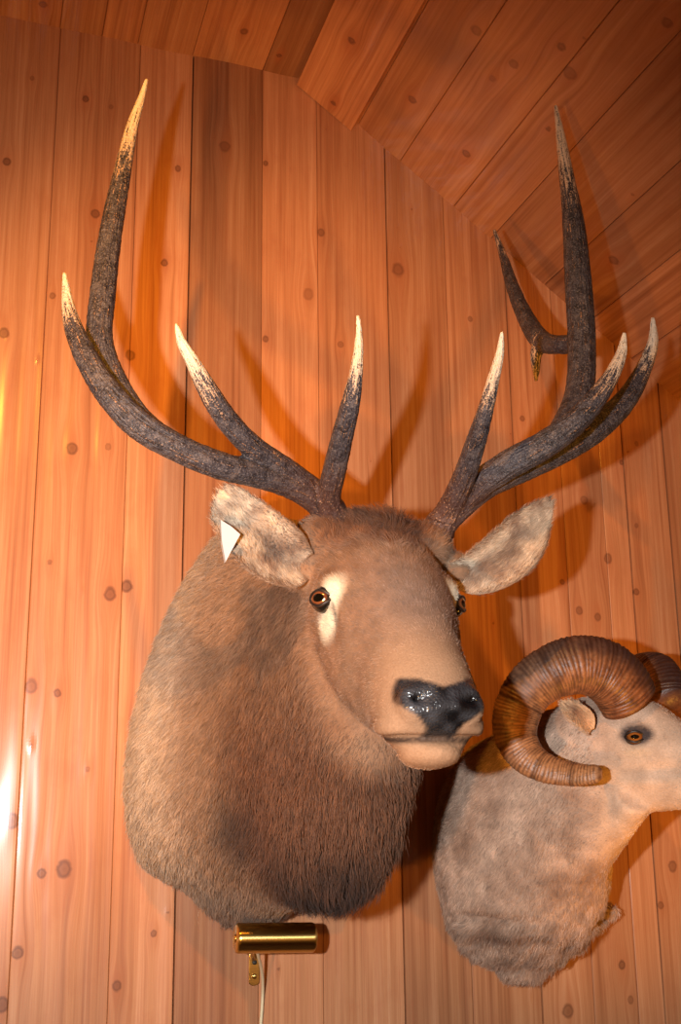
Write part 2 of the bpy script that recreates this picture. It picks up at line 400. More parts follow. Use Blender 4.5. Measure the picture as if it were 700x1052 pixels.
# ================================================================ ELK
ELK0 = Vector((.62, 0, 1.28))
elk = empty('elk_shoulder_mount', ELK0, 'large brown bull elk head with tall dark white-tipped antlers mounted on the plank wall', 'mounted animal head')
body_r = [ # xc, outT, zT, outB, zB, w, egg, pow
 (.612, .004, 2.21, .004, 1.285, .255, .34, .97),
 (.616, .10, 2.21, .08, 1.295, .272, .34, .95),
 (.628, .21, 2.18, .19, 1.330, .258, .30, .95),
 (.642, .31, 2.14, .33, 1.352, .212, .18, .97),
 (.662, .40, 2.11, .47, 1.372, .170, .02, 1),
 (.678, .48, 2.08, .60, 1.420, .146, -.06, 1),
 (.686, .55, 2.06, .67, 1.500, .132, -.06, 1),
 (.690, .61, 2.05, .72, 1.590, .122, -.06, 1),
 (.694, .66, 2.03, .75, 1.660, .110, -.06, 1)]
head_r = [
 (.696, .55, 2.02, .56, 1.85, .070, 0, 1),
 (.698, .60, 2.060, .60, 1.79, .112, -.05, .95),
 (.699, .68, 2.062, .66, 1.735, .126, -.08, .93),
 (.698, .77, 2.015, .72, 1.695, .127, -.08, .90),
 (.696, .845, 1.950, .785, 1.665, .112, -.06, .88),
 (.692, .915, 1.880, .855, 1.645, .093, -.02, .88),
 (.687, .975, 1.815, .915, 1.632, .086, .06, .88),
 (.683, 1.025, 1.762, .960, 1.622, .082, .10, .90),
 (.681, 1.055, 1.722, .995, 1.624, .072, .10, .92),
 (.680, 1.072, 1.690, 1.020, 1.640, .050, .05, .95)]
NX = .681
EYE = [np.array([.699-.130, -.762, 1.900]), np.array([.699+.130, -.762, 1.900])]
parts = [loft(body_r, 72, 70), loft(head_r, 56, 70)]
for s in (-1, 1):
    parts.append(ellipsoid((.699+s*.102, -.748, 1.912), (.034, .060, .048)))      # orbit
    parts.append(ellipsoid((.702+s*.082, -.80, 1.77), (.030, .075, .055)))        # cheek
    parts.append(ellipsoid((.706+s*.106, -.668, 2.030), (.052, .052, .048)))       # pedicle
    parts.append(ellipsoid((NX+s*.047, -1.035, 1.694), (.025, .030, .032)))     # nostril wing
    parts.append(ellipsoid((NX+s*.056, -.985, 1.664), (.033, .050, .026)))      # upper lip
parts.append(ellipsoid((NX+.002, -.980, 1.622), (.050, .056, .023)))
parts.append(ellipsoid(P(308,588,.655), (.034,.034,.034))); parts.append(ellipsoid(P(470,585,.67), (.030,.034,.034)))                 # chin
parts.append(ellipsoid((.700, -.68, 2.05), (.085, .060, .040)))                    # tuft base
V, F, Nn = fuse(parts, .0062, 9)
# fine sculpting: the chest draws in to a narrow point at the wall
_k = sm(V[:, 2], 1.45, 1.29)*sm(-V[:, 1], .42, .25); V[:, 0] = V[:, 0]+(.600-V[:, 0])*.42*_k
V[:, 2] += .030*sm(V[:, 2], 1.42, 1.30)*sm(-V[:, 1], .30, .12)*sm(np.abs(V[:, 0]-.60), .06, .16)
V = V+Nn*(-.022*gauss(V, (.50, -.42, 1.50), (.09, .10, .07)))[:, None]
def push(V, N, c, s, amt): return V+N*(gauss(V, c, s)*amt)[:, None]
for s, e in zip((-1, 1), EYE):
    V = push(V, Nn, e, (.024, .024, .019), -.012)
    V = push(V, Nn, e+[s*-.004, -.045, -.035], (.03, .012, .03), -.006)        # tear gland
    V = push(V, Nn, (NX+s*.046, -1.052, 1.704), (.015, .02, .010), -.020)     # nostril
    V = push(V, Nn, (.705+s*.075, -.90, 1.79), (.03, .06, .05), -.006)
V = push(V, Nn, (NX, -1.07, 1.68), (.004, .03, .03), -.003)                  # philtrum
def lip_z(p):   # mouth line height as it runs back from the nose
    o_ = -p[:, 1]; return 1.643+.010*sm(o_, 1.0, .93)-.012*sm(o_, .93, .88)
mline = lambda p: np.exp(-((p[:, 2]-lip_z(p))/.0055)**2)*sm(-p[:, 1], .885, .905)
V = V-Nn*(mline(V)*.008)[:, None]
Nn = normals_of(V, F)
if (Nn[:, 1]*(V[:, 1]+.5)).sum() < 0 and False: Nn = -Nn
cGREY = srgb(166, 148, 130); cTAN = srgb(152, 122, 98); cBRN = srgb(118, 84, 60); cDRK = srgb(24, 17, 16); cRUST = srgb(138, 104, 80)
cCREAM = srgb(222, 212, 190); cBLK = srgb(30, 30, 36)
def elk_col(p):
    p = np.asarray(p); o_ = -p[:, 1]; z = p[:, 2]; xl = np.abs(p[:, 0]-(.62+.1*np.clip(o_/.75, 0, 1)))
    n1 = vnoise(p, 9, 3)*.22+vnoise(p, 26, 4)*.25
    c = mix(cGREY, cTAN, sm(o_+n1*.10, .10, .30))
    c = mix(c, cBRN, sm(o_+.10*n1-.25*np.clip(z-1.75, 0, 1), .26, .46)*.85)
    # pale band down the shoulder, crease shade painted dark in front of it
    c = mix(c, srgb(58, 42, 36), np.clip(gauss(p, (.52, -.40, 1.50), (.08, .10, .08))*1.2, 0, 1)*.85)
    c = mix(c, srgb(214, 196, 176), gauss(p, (.36, -.20, 1.72), (.10, .09, .30))*.6)
    c = mix(c, cBRN, gauss(p, (.6, -.1, 1.30), (.2, .2, .07))*.8)
    # mane
    mane = sm(z+.06*n1, 1.53, 1.39)*sm(o_+.03*n1+.3*(p[:, 0]-.62), .36, .47)
    c = mix(c, srgb(98, 60, 38), sm(z, 1.82, 1.60)*sm(o_, .34, .48)*.75)
    c = mix(c, mix(np.tile(cDRK, (len(p), 1)), srgb(66, 42, 32), np.clip(.2+vnoise(p*np.array([1, 1, .3]), 50, 14)*.9, 0, 1)), mane*.92)
    # head
    hd = sm(o_+.25*(z-1.85), .60, .70)*sm(z-1.62+.9*(o_-.68), -.02, .05)
    hc = mix(np.tile(cRUST, (len(p), 1)), cTAN, sm(n1, -.3, .4))
    top = gauss(p, (.695, -.90, 1.92), (.07, .17, .13)); hc = mix(hc, srgb(136, 118, 108), np.clip(top*1.1, 0, 1)*.85); hc = hc*(1+.16*vnoise(p, 55, 51)+.10*vnoise(p, 120, 52))[:, None]
    hc = mix(hc, srgb(104, 66, 44), np.clip(gauss(p, (.70, -.70, 2.05), (.12, .10, .06))*1.4+.5*vnoise(p, 32, 71)*gauss(p, (.70, -.74, 2.02), (.12, .10, .07)), 0, 1)*.95)
    hc = mix(hc, srgb(190, 150, 116), np.clip(gauss(p, (NX, -1.0, 1.72), (.10, .07, .10))*1.2, 0, 1)*.75)
    hc = mix(hc, srgb(176, 132, 98), np.clip(gauss(p, (NX, -.95, 1.61), (.12, .10, .03))*1.3, 0, 1)*.8)
    c = mix(c, hc, hd)
    for s, e in zip((-1, 1), EYE):
        ring = gauss(p, e+[0, -.034, .006], (.06, .026, .036))
        low = gauss(p, e+[0, -.017, -.045], (.06, .032, .034))
        c = mix(c, cCREAM, np.clip(np.maximum(ring, low)*1.9-.35, 0, 1))
        c = mix(c, cBLK*1.4, np.clip(gauss(p, e, (.04, .027, .020))*2.2-1.0, 0, 1))
        ln = np.exp(-((p[:, 1]-(e[1]-.030-.30*(e[2]-p[:, 2])))/.0035)**2)*sm(e[2]-p[:, 2], .0, .015)*sm(e[2]-p[:, 2], .062, .045)*(np.sign(p[:, 0]-.70) == s)
        c = mix(c, cBLK*1.6, ln*.75)
    return c
def nose_mask(p):
    o_ = -p[:, 1]; z = p[:, 2]; x = np.abs(p[:, 0]-NX); wb = vnoise(p, 70, 12)*.003
    up = sm(z+wb, 1.722+.30*np.minimum(x, .05)+.003, 1.722+.30*np.minimum(x, .05)-.004)
    lo = sm(z, 1.643, 1.650)
    hw_ = .028+.044*sm(z, 1.655, 1.70)
    return up*lo*sm(x+wb, hw_+.004, hw_-.004)*sm(o_, 1.005, 1.018)
def body_attr(p):
    c = elk_col(p); m = nose_mask(p)
    nc = mix(np.tile(srgb(16, 16, 18), (len(p), 1)), srgb(74, 74, 78), np.clip(vnoise(p, 60, 8)*.5+.25+.6*gauss(p, (NX-.04, -1.06, 1.69), (.03, .03, .03)), 0, 1))  # one nostril wing lightened as a painted highlight
    c = mix(c, nc, m)
    ml = mline(p); c = mix(c, srgb(34, 26, 26), np.clip(ml*1.1, 0, 1)*.9)
    dn = sum(gauss(p, (NX+s*.046, -1.045, 1.704), (.013, .025, .009)) for s in (-1, 1))
    c = mix(c, srgb(8, 8, 10), np.clip(dn*2-.5, 0, 1))
    return c, m
cc, gm = body_attr(V)
body = new_mesh_obj('body', V, F, HIDE, elk, True, {'Col': ('FLOAT_COLOR', rgba(cc)), 'gloss': ('FLOAT', gm)})
def elk_fur(p, n):
    o_ = -p[:, 1]; z = p[:, 2]
    hd = sm(o_+.25*(z-1.85), .60, .72)*sm(z-1.62+.9*(o_-.68), -.02, .05)
    L = .026*(1-hd)+.008*hd
    L = L+(.034*sm(z, 1.58, 1.42)*sm(o_, .38, .52))*(1-hd)
    tuft = np.clip(gauss(p, (.70, -.72, 2.045), (.12, .08, .06))*1.5, 0, 1); L = L+.019*tuft
    muz = sm(o_, .92, 1.02); L = L*(1-.55*muz*hd)
    # growth: body back/down, head from nose back to poll
    body_d = np.stack([np.sign(p[:, 0]-.66)*.15, .55-.6*sm(o_, .3, .5), -1+0*z], 1)
    head_d = np.stack([np.sign(p[:, 0]-.71)*.35*sm(np.abs(p[:, 0]-.71), 0, .06), .9+0*z, .35-.8*sm(z, 1.86, 1.72)], 1)
    head_d[:, 0] += tuft*vnoise(p, 38, 9)*2.2; head_d[:, 1] += tuft*vnoise(p, 34, 19)*1.6; head_d[:, 2] += tuft*vnoise(p, 36, 29)*1.6
    d = body_d*(1-hd)[:, None]+head_d*hd[:, None]
    col = elk_col(p); m = nose_mask(p)
    keep = (m < .2) & (p[:, 1] < -.006) & (mline(p) < .5)
    for e in EYE: keep &= np.linalg.norm((p-e)/np.array([1, 1, .8]), axis=1) > .024
    rad = .00055*(1-hd)+.00036*hd
    return L, d, col, keep, rad+0*z
fur('fur', body, V, F, 150000, elk_fur, 3)

# eyes
def eye_material(name, iris_in, iris_out, pk=(62, 92)):
    N = Nodes(name); tc = N.add('ShaderNodeTexCoord')
    mp = N.add('ShaderNodeMapping', ins={0: tc.outputs['Object']})
    sep = N.add('ShaderNodeSeparateXYZ', ins={0: mp.outputs[0]})
    def rad(sx, sz):
        a = N.math('MULTIPLY', sep.outputs[0], sx); b = N.math('MULTIPLY', sep.outputs[2], sz)
        return N.math('SQRT', N.math('ADD', N.math('MULTIPLY', a, a), N.math('MULTIPLY', b, b)))
    ir = rad(50, 50); pu = rad(*pk)
    c = N.ramp(ir, [(.0, iris_in), (.70, iris_out), (.86, (.01, .008, .006))])
    k = N.ramp(pu, [(.62, (0, 0, 0)), (.78, (1, 1, 1))])
    N.link(N.mix(1.0, c, k, 'MULTIPLY'), 'Base Color'); N.b.inputs['Roughness'].default_value = .04
    N.b.inputs['Coat Weight'].default_value = 1; N.b.inputs['Coat Roughness'].default_value = .02
    return N.m
EYEM = eye_material('amber_glass_eye', srgb(150, 88, 52), srgb(100, 54, 30))
LIDM = Nodes('dark_eyelid'); LIDM.b.inputs['Base Color'].default_value = (*srgb(34, 27, 26), 1); LIDM.b.inputs['Roughness'].default_value = .38; LIDM = LIDM.m
def orient(o, direction):
    """turn an object so its local -Y looks along direction, Z up"""
    o.rotation_euler = Vector(direction).to_track_quat('-Y', 'Z').to_euler()
def make_eye(parent, c, r, direction, wide, high, tilt=0.0, mat=EYEM):
    v, f_ = ellipsoid((0, 0, 0), (r, r, r), 16); v = v[:, [0, 2, 1]]
    root = parent_world(parent)
    me = bpy.data.meshes.new('eye'); me.from_pydata(v.tolist(), [], [list(q)[::-1] for q in f_]); me.shade_smooth(); me.materials.append(mat)
    e = bpy.data.objects.new('eye', me); SC.collection.objects.link(e); e.parent = parent; e.location = Vector(c)-root; orient(e, direction)
    # almond lid ring lying on the ball
    n = 40; pts = []
    for k in range(n+1):
        a = 2*math.pi*k/n; x = wide*math.cos(a); z = high*math.sin(a)*(1-.25*abs(math.cos(a))); z += tilt*x
        y = -math.sqrt(max(r*r-x*x-z*z, 1e-7))-.0005; pts.append((x, y, z))
    lv, lf = tube(np.array(pts), [r*.10]*(n+1), 10, up=(0, 0, 1), cap=False)
    lm = bpy.data.meshes.new('eyelid'); lm.from_pydata(lv.tolist(), [], [list(q) for q in lf]); lm.shade_smooth(); lm.materials.append(LIDM)
    l = bpy.data.objects.new('eyelid', lm); SC.collection.objects.link(l); l.parent = e; l['label'] = 'black eyelid rim'
    return e
for s, e in zip((-1, 1), EYE):
    make_eye(elk, e+np.array([-s*.008, -.004, 0]), .025, (s*.72, -.68, .02), .0215, .0140)

# ears
def make_ear(parent, cl, widths, side, face, cup, thick, colf, furn, base_roll=.0, seed=4):
    """cl centreline points, widths (left,right) half widths, side and face directions"""
    rows = np.hstack([np.array(cl), np.array(widths)]); R = catmull(rows, 34); nt = 17
    side = np.array(side, float); side /= np.linalg.norm(side); face = np.array(face, float)
    T = np.gradient(R[:, :3], axis=0); T /= np.linalg.norm(T, axis=1)[:, None]
    t = np.linspace(-1, 1, nt); front, back = [], []
    for i in range(len(R)):
        sd = side-(side@T[i])*T[i]; sd /= np.linalg.norm(sd); nf = np.cross(T[i], sd); 
        if nf@face < 0: nf = -nf
        wl, wr = R[i, 3], R[i, 4]; s_ = i/(len(R)-1); cu = cup*(math.sin(math.pi*min(1, s_*1.15+.10))+.25)*(1+base_roll*(1-s_)**3)
        for tt in t:
            wx = wl if tt < 0 else wr
            roll = cu*tt*tt
            front.append(R[i, :3]+sd*tt*wx*(1-.18*tt*tt)+nf*roll)
            back.append(front[-1]-nf*thick*(1.05-tt*tt)*(1.0-.6*s_))
    V = np.array(front+back); n = len(front); m = len(R); F = []
    for i in range(m-1):
        for j in range(nt-1):
            a = i*nt+j; F.append((a, a+1, a+nt+1, a+nt)); F.append((n+a, n+a+nt, n+a+nt+1, n+a+1))
    for i in range(m-1):
        a = i*nt; F.append((a, a+nt, n+a+nt, n+a)); a += nt-1; F.append((a+nt, a, n+a, n+a+nt))
    for j in range(nt-1):
        F.append((j+1, j, n+j, n+j+1)); a = (m-1)*nt+j; F.append((a, a+1, n+a+1, n+a))
    tt = np.tile(t, m); sc = np.repeat(np.linspace(0, 1, m), nt)
    c = colf(V, np.concatenate([tt, tt]), np.concatenate([sc, sc]), np.concatenate([np.ones(n), np.zeros(n)]))
    bm = bmesh.new(); me = bpy.data.meshes.new('ear'); root = np.array(parent_world(parent))
    me.from_pydata((V-root).tolist(), [], [list(q) for q in F]); bm.from_mesh(me); bmesh.ops.recalc_face_normals(bm, faces=bm.faces); bm.to_mesh(me); bm.free()
    me.shade_smooth(); set_attr(me, 'Col', 'FLOAT_COLOR', rgba(c)); set_attr(me, 'gloss', 'FLOAT', np.zeros(len(V))); me.materials.append(HIDE)
    o = bpy.data.objects.new('ear', me); SC.collection.objects.link(o); o.parent = parent
    F2 = np.array([list(p.vertices) for p in me.polygons]); axis = R[-1, :3]-R[0, :3]; axis /= np.linalg.norm(axis)
    from_v = V
    def pr(p, nrm):
        # colour of the nearest ear vertex
        kd = [0]*len(p); import mathutils
        tree = mathutils.kdtree.KDTree(len(from_v))
        for i, q in enumerate(from_v): tree.insert(q, i)
        tree.balance(); ix = np.array([tree.find(q)[1] for q in p]); col = c[ix]
        dirn = np.tile(axis, (len(p), 1))+vnoise(p, 40, 2)[:, None]*.4*side
        L = np.where(ix < n, .013, .010); rad = np.full(len(p), .00036)
        return L, dirn, col, np.ones(len(p), bool), rad
    fur('fur', o, from_v, F2, furn, pr, seed)
    return o
def ear_col(V, t, s, isf):
    n1 = vnoise(V, 35, 6)*.5+vnoise(V, 80, 7)*.4
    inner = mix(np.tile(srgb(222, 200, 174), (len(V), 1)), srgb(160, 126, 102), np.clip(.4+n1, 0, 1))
    inner = mix(inner, srgb(96, 76, 66), np.clip(gauss(np.stack([t, s], 1), (.1, .38), (.35, .25))*.9+n1*.3, 0, 1))  # shade in the ear's hollow painted into the inner colour
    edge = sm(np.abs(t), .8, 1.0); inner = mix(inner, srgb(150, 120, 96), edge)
    back = np.tile(srgb(120, 92, 72), (len(V), 1))
    return mix(back, inner, isf)
elk_ears = []
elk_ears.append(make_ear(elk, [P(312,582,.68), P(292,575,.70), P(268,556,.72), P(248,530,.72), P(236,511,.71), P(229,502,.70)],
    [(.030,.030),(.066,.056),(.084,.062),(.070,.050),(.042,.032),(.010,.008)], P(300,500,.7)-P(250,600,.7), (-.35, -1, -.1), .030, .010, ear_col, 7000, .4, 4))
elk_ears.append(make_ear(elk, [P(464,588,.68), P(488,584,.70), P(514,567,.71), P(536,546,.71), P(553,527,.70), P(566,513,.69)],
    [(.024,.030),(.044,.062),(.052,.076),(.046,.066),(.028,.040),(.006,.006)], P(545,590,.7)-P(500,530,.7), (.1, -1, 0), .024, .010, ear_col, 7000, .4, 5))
# bare white patch on the outer rim of the left-hand ear
WH = Nodes('bare_white_patch'); WH.b.inputs['Base Color'].default_value = (*srgb(176, 184, 194), 1); WH.b.inputs['Roughness'].default_value = .5
pa = [P(227,534,.752), P(238,541,.764), P(247,549,.768), P(241,560,.768), P(232,577,.760), P(228,555,.754)]
vv = np.array(pa+[q+np.array([0, .012, 0]) for q in pa])
o = new_mesh_obj('ear_liner', vv, [(0,1,2,3,4,5),(11,10,9,8,7,6)]+[(k,k+6,(k+1)%6+6,(k+1)%6) for k in range(6)], WH.m, elk_ears[0], False); o['label'] = 'white liner showing at the ear rim'

# antlers
def antler_material():
    N = Nodes('weathered_antler'); tc = N.add('ShaderNodeTexCoord'); tip = N.attr('tip').outputs['Fac']; bs = N.attr('base').outputs['Fac']; al = N.attr('along').outputs['Vector']
    n1 = N.add('ShaderNodeTexNoise', ins={'Vector': tc.outputs['Object'], 'Scale': 55., 'Detail': 5., 'Roughness': .65})
    n2 = N.add('ShaderNodeTexNoise', ins={'Vector': al, 'Scale': 1., 'Detail': 3., 'Roughness': .6})
    v3 = N.add('ShaderNodeTexVoronoi', ins={'Vector': tc.outputs['Object'], 'Scale': 170.})
    c = N.ramp(n1.outputs[0], [(.35, srgb(36, 34, 40)), (.52, srgb(66, 63, 70)), (.70, srgb(100, 92, 92))])
    c = N.mix(N.math('MULTIPLY', N.math('SUBTRACT', n2.outputs[0], .50, True), 3.0, True), c, (*srgb(52, 40, 36), 1))
    n4 = N.add('ShaderNodeTexNoise', ins={'Vector': tc.outputs['Object'], 'Scale': 330., 'Detail': 3., 'Roughness': .7})
    c = N.mix(N.math('MULTIPLY', N.math('SUBTRACT', n4.outputs[0], .52, True), 4.0, True), c, (*srgb(138, 130, 128), 1))
    c = N.mix(N.math('MULTIPLY', N.math('SUBTRACT', .46, n4.outputs[0], True), 4.0, True), c, (*srgb(26, 22, 24), 1))
    c = N.mix(N.math('MULTIPLY', bs, .6), c, (*srgb(92, 56, 40), 1))
    peb = N.math('LESS_THAN', v3.outputs[0], .22)
    c = N.mix(N.math('MULTIPLY', peb, N.math('MULTIPLY', bs, .55)), c, (*srgb(205, 160, 125), 1))
    tt = N.math('ADD', tip, N.math('MULTIPLY', N.math('SUBTRACT', N.math('ADD', N.math('MULTIPLY', n4.outputs[0], .45), N.math('MULTIPLY', n2.outputs[0], .55)), .5), 3.8))
    tf = N.ramp(tt, [(.34, (0, 0, 0)), (.70, (1, 1, 1))])
    tb = N.add('ShaderNodeRGBToBW', ins={0: tf}).outputs[0]
    c = N.mix(tb, c, N.mix(tip, (*srgb(196, 142, 96), 1), (*srgb(246, 232, 208), 1)))
    N.link(c, 'Base Color'); N.b.inputs['Roughness'].default_value = .5; N.b.inputs['Specular IOR Level'].default_value = .4
    h = N.math('ADD', N.math('MULTIPLY', n2.outputs[0], 1.8), N.math('ADD', N.math('MULTIPLY', n1.outputs[0], .5), N.math('MULTIPLY', N.math('SUBTRACT', 1.0, v3.outputs[0]), .35)))
    N.link(N.add('ShaderNodeBump', ins={'Height': h, 'Strength': .8, 'Distance': .004}).outputs[0], 'Normal')
    return N.m
ANT = antler_material()
def make_antler(parent, branches, burr, label):
    """branches: lists of (px,py,out,radius_px); melted into one antler"""
    shells, tips, lines = [], [], []
    for b in branches:
        pts = []
        for px, py, o_, rp in b:
            w_ = P(px, py, o_); dist = np.linalg.norm(w_-CAM); pts.append([*w_, rp*dist/FPX])
        R = catmull(pts, 70); R[:, 3] = np.maximum(R[:, 3], .0022)
        shells.append(tube(R[:, :3], R[:, 3], 20)); tips.append(R[-1, :3]); lines.append(R)
    c, nrm, r = burr; nrm = np.array(nrm, float); nrm /= np.linalg.norm(nrm)
    a = np.cross(nrm, (0, 1, 0)); a /= np.linalg.norm(a); b2 = np.cross(nrm, a)
    for k in range(16):
        q = 2*math.pi*k/16; rr = r*(1+.08*math.sin(k*5.1))
        shells.append(ellipsoid(np.array(c)+rr*(math.cos(q)*a+math.sin(q)*b2), (.0085, .0085, .0075), 8))
    V, F, N_ = fuse(shells, .0034, 3)
    allp = np.concatenate([l for l in lines]); 
    import mathutils
    tree = mathutils.kdtree.KDTree(len(allp))
    for i, q in enumerate(allp): tree.insert(q[:3], i)
    tree.balance(); ix = np.array([tree.find(q)[1] for q in V])
    bi, si = ix//70, ix % 70
    # length travelled along each branch and angle about it, for lengthwise grooves
    al = np.zeros((len(V), 3)); tipv = np.zeros(len(V))
    for k, l in enumerate(lines):
        m = bi == k; s_ = np.concatenate([[0], np.cumsum(np.linalg.norm(np.diff(l[:, :3], axis=0), axis=1))])
        dirs = (V[m]-l[si[m], :3]); T = np.gradient(l[:, :3], axis=0)[si[m]]; T /= np.linalg.norm(T, axis=1)[:, None]
        A = np.cross(T, (0.1, 1, 0.05)); A /= np.linalg.norm(A, axis=1)[:, None]; B = np.cross(T, A)
        al[m] = np.stack([(dirs*A).sum(1)/.0045, (dirs*B).sum(1)/.0045, s_[si[m]]*22+k*7], 1)
        tipv[m] = sm(s_[-1]-s_[si[m]], .40 if k == 3 else .21, .0)*(.55 if len(lines) == 6 and k >= 4 else (.8 if k == (3 if len(lines) == 6 else 99) else 1))
    N_ = normals_of(V, F)
    g = vnoise(al*np.array([.5, .5, .12]), 1.2, 3); V = V+N_*(g*.0012*(1-tipv))[:, None]+N_*(vnoise(V, 150, 4)*.0007*(1-tipv))[:, None]
    base = sm(np.linalg.norm(V-np.array(c), axis=1), .22, .03)
    o = new_mesh_obj('antler', V, F, ANT, parent, True, {'tip': ('FLOAT', tipv), 'base': ('FLOAT', base), 'along': ('FLOAT_VECTOR', al)})
    return o
LB = P(345,538,.675); RB = P(449,548,.675)
make_antler(elk, [
 [(350,545,.67,17),(338,524,.68,17),(322,508,.70,17),(295,496,.73,15),(262,487,.77,14),(225,478,.80,14.5),(182,460,.82,14.5),(142,436,.83,15.5),(110,402,.83,14),(86,362,.81,11.5),(72,325,.78,8),(66,280,.75,2.2)],
 [(330,515,.69,14),(322,505,.70,13.5),(292,482,.75,13),(258,458,.80,12.5),(232,430,.84,12),(213,400,.87,10.5),(198,372,.89,7.5),(186,350,.90,5),(181,332,.90,2)],
 [(342,530,.68,14),(338,512,.71,13),(344,482,.79,12.5),(352,448,.87,11.5),(361,412,.94,9.5),(367,375,.98,6.5),(369,345,.99,4),(368,323,1.0,2)],
 [(165,450,.82,13),(140,428,.80,14),(118,395,.77,14.5),(103,352,.74,13.5),(106,300,.72,13),(113,245,.70,11.5),(123,190,.68,9.5),(136,130,.66,6),(144,105,.65,4),(151,81,.65,1.8)],
 ], (LB, (.05, -.2, 1), .028), '')
make_antler(elk, [
 [(446,552,.67,17),(456,535,.69,16),(474,518,.71,15),(498,500,.73,14),(535,481,.74,15),(575,462,.74,15),(612,440,.74,14),(642,412,.74,11.5),(660,382,.74,8.5),(671,352,.75,5.5),(671,326,.75,2)],
 [(478,512,.72,14),(496,495,.76,14.5),(525,476,.80,15),(558,458,.84,14.5),(588,436,.87,13),(612,410,.89,11),(629,385,.90,8),(639,362,.90,5.5),(642,341,.90,2)],
 [(452,538,.68,14),(464,518,.72,13),(478,487,.79,12),(489,455,.86,10.5),(498,425,.92,8.5),(507,390,.96,6.5),(514,362,.98,4.5),(516,340,1.0,2)],
 [(560,468,.73,13),(580,440,.70,14.5),(595,405,.67,14.5),(598,355,.65,14),(595,300,.64,13.5),(590,235,.64,11),(583,185,.64,7.5),(577,145,.64,5),(571,108,.65,1.8)],
 [(597,352,.64,10),(576,354,.58,9.5),(557,350,.50,10.5),(540,325,.42,8.5),(527,295,.36,6.5),(517,262,.30,4),(508,236,.26,1.8)],
 [(556,350,.50,9),(551,366,.48,6),(551,380,.46,4),(551,392,.44,1.8)],
 ], (RB, (.12, -.2, 1), .028), '')

# ================================================================ RAM
RAM0 = Vector((1.29, 0, 1.13))
ram = empty('ram_shoulder_mount', RAM0, 'pale tan ram head with curled ridged brown horns, facing right beside the elk', 'mounted animal head')
# head frame: forward, up, right-hand side (towards the viewer)
RF = np.array([.66, -.71, -.22]); RF /= np.linalg.norm(RF)
RS = np.cross(RF, (0, 0, 1)); RS /= np.linalg.norm(RS)          # forward x up = animal's right
RU = np.cross(RS, RF)
EYR = P(651,757,.56)                                             # near eye
RO = EYR-RS*.068                                                 # mid plane point level with the eyes
def rl(f_, u, s): return RO+RF*f_+RU*u+RS*s
def ram_loft(rows, n=60, seg=48):
    R = catmull([[r[0], (r[1]+r[2])/2, 0, *r] for r in rows], n)[:, 3:]; V = []; a = np.linspace(0, 2*np.pi, seg, endpoint=False)
    for f_, uT, uB, w_, pw, lean in R:
        c, s = np.cos(a), np.sin(a); cc = np.sign(c)*np.abs(c)**pw; ss = np.sign(s)*np.abs(s)**pw
        V.append(RO+np.outer(f_+lean*cc, RF)+np.outer((uT+uB)/2+cc*(uT-uB)/2, RU)+np.outer(w_*ss*(1+.12*cc), RS))
    V = np.concatenate(V); F = []; m = len(R)
    for i in range(m-1):
        for j in range(seg):
            k = (j+1) % seg; F.append((i*seg+j, i*seg+k, (i+1)*seg+k, (i+1)*seg+j))
    F.append(tuple(range(seg-1, -1, -1))); F.append(tuple((m-1)*seg+j for j in range(seg)))
    return V, F
rhead = ram_loft([(-.15,.030,-.11,.050,1,0),(-.10,.066,-.150,.068,.95,0),(-.04,.088,-.155,.074,.92,0),(.02,.078,-.150,.070,.9,0),(.08,.050,-.135,.060,.9,0),
                  (.14,.022,-.118,.050,.9,0),(.19,-.004,-.108,.043,.9,0),(.225,-.026,-.104,.038,.9,0),(.255,-.048,-.098,.028,.9,0)])
# neck: from the wall up to the back of the head; rings (centre, half sizes, axes)
def ring_loft(rings, n=60, seg=56):
    """rings: (centre xyz, rx, rz, axis dir xyz, pow) – section plane normal to the axis, rx sideways in plane, rz upward"""
    rows = np.array([[*c, rx, rz, *ax, pw] for c, rx, rz, ax, pw in rings]); R = catmull(rows, n); V = []
    a = np.linspace(0, 2*np.pi, seg, endpoint=False)
    for q in R:
        ax = q[5:8]/np.linalg.norm(q[5:8]); sx = np.cross(ax, (0, 0, 1)); sx /= np.linalg.norm(sx); uz = np.cross(sx, ax)
        c, s = np.cos(a), np.sin(a); pw = q[8]; cc = np.sign(c)*np.abs(c)**pw; ss = np.sign(s)*np.abs(s)**pw
        V.append(q[:3]+np.outer(q[3]*ss, sx)+np.outer(q[4]*cc, uz))
    V = np.concatenate(V); F = []; m = len(R)
    for i in range(m-1):
        for j in range(seg):
            k = (j+1) % seg; F.append((i*seg+j, i*seg+k, (i+1)*seg+k, (i+1)*seg+j))
    F.append(tuple(range(seg-1, -1, -1))); F.append(tuple((m-1)*seg+j for j in range(seg)))
    return V, F
rn = ring_loft([
 ((1.275,-.004,1.43), .205,.275,(0,-1,0),.95),
 ((1.270,-.09,1.44), .215,.272,(.05,-1,.05),.95),
 ((1.262,-.18,1.475), .195,.245,(.10,-1,.25),.95),
 ((1.255,-.27,1.535), .158,.200,(.25,-.9,.45),.97),
 ((1.272,-.36,1.590), .125,.170,(.50,-.8,.55),1),
 ((1.298,-.43,1.630), .100,.140,(.7,-.6,.4),1),
 (tuple(rl(-.075,-.040,0)), .072,.115,tuple(RF),1)])
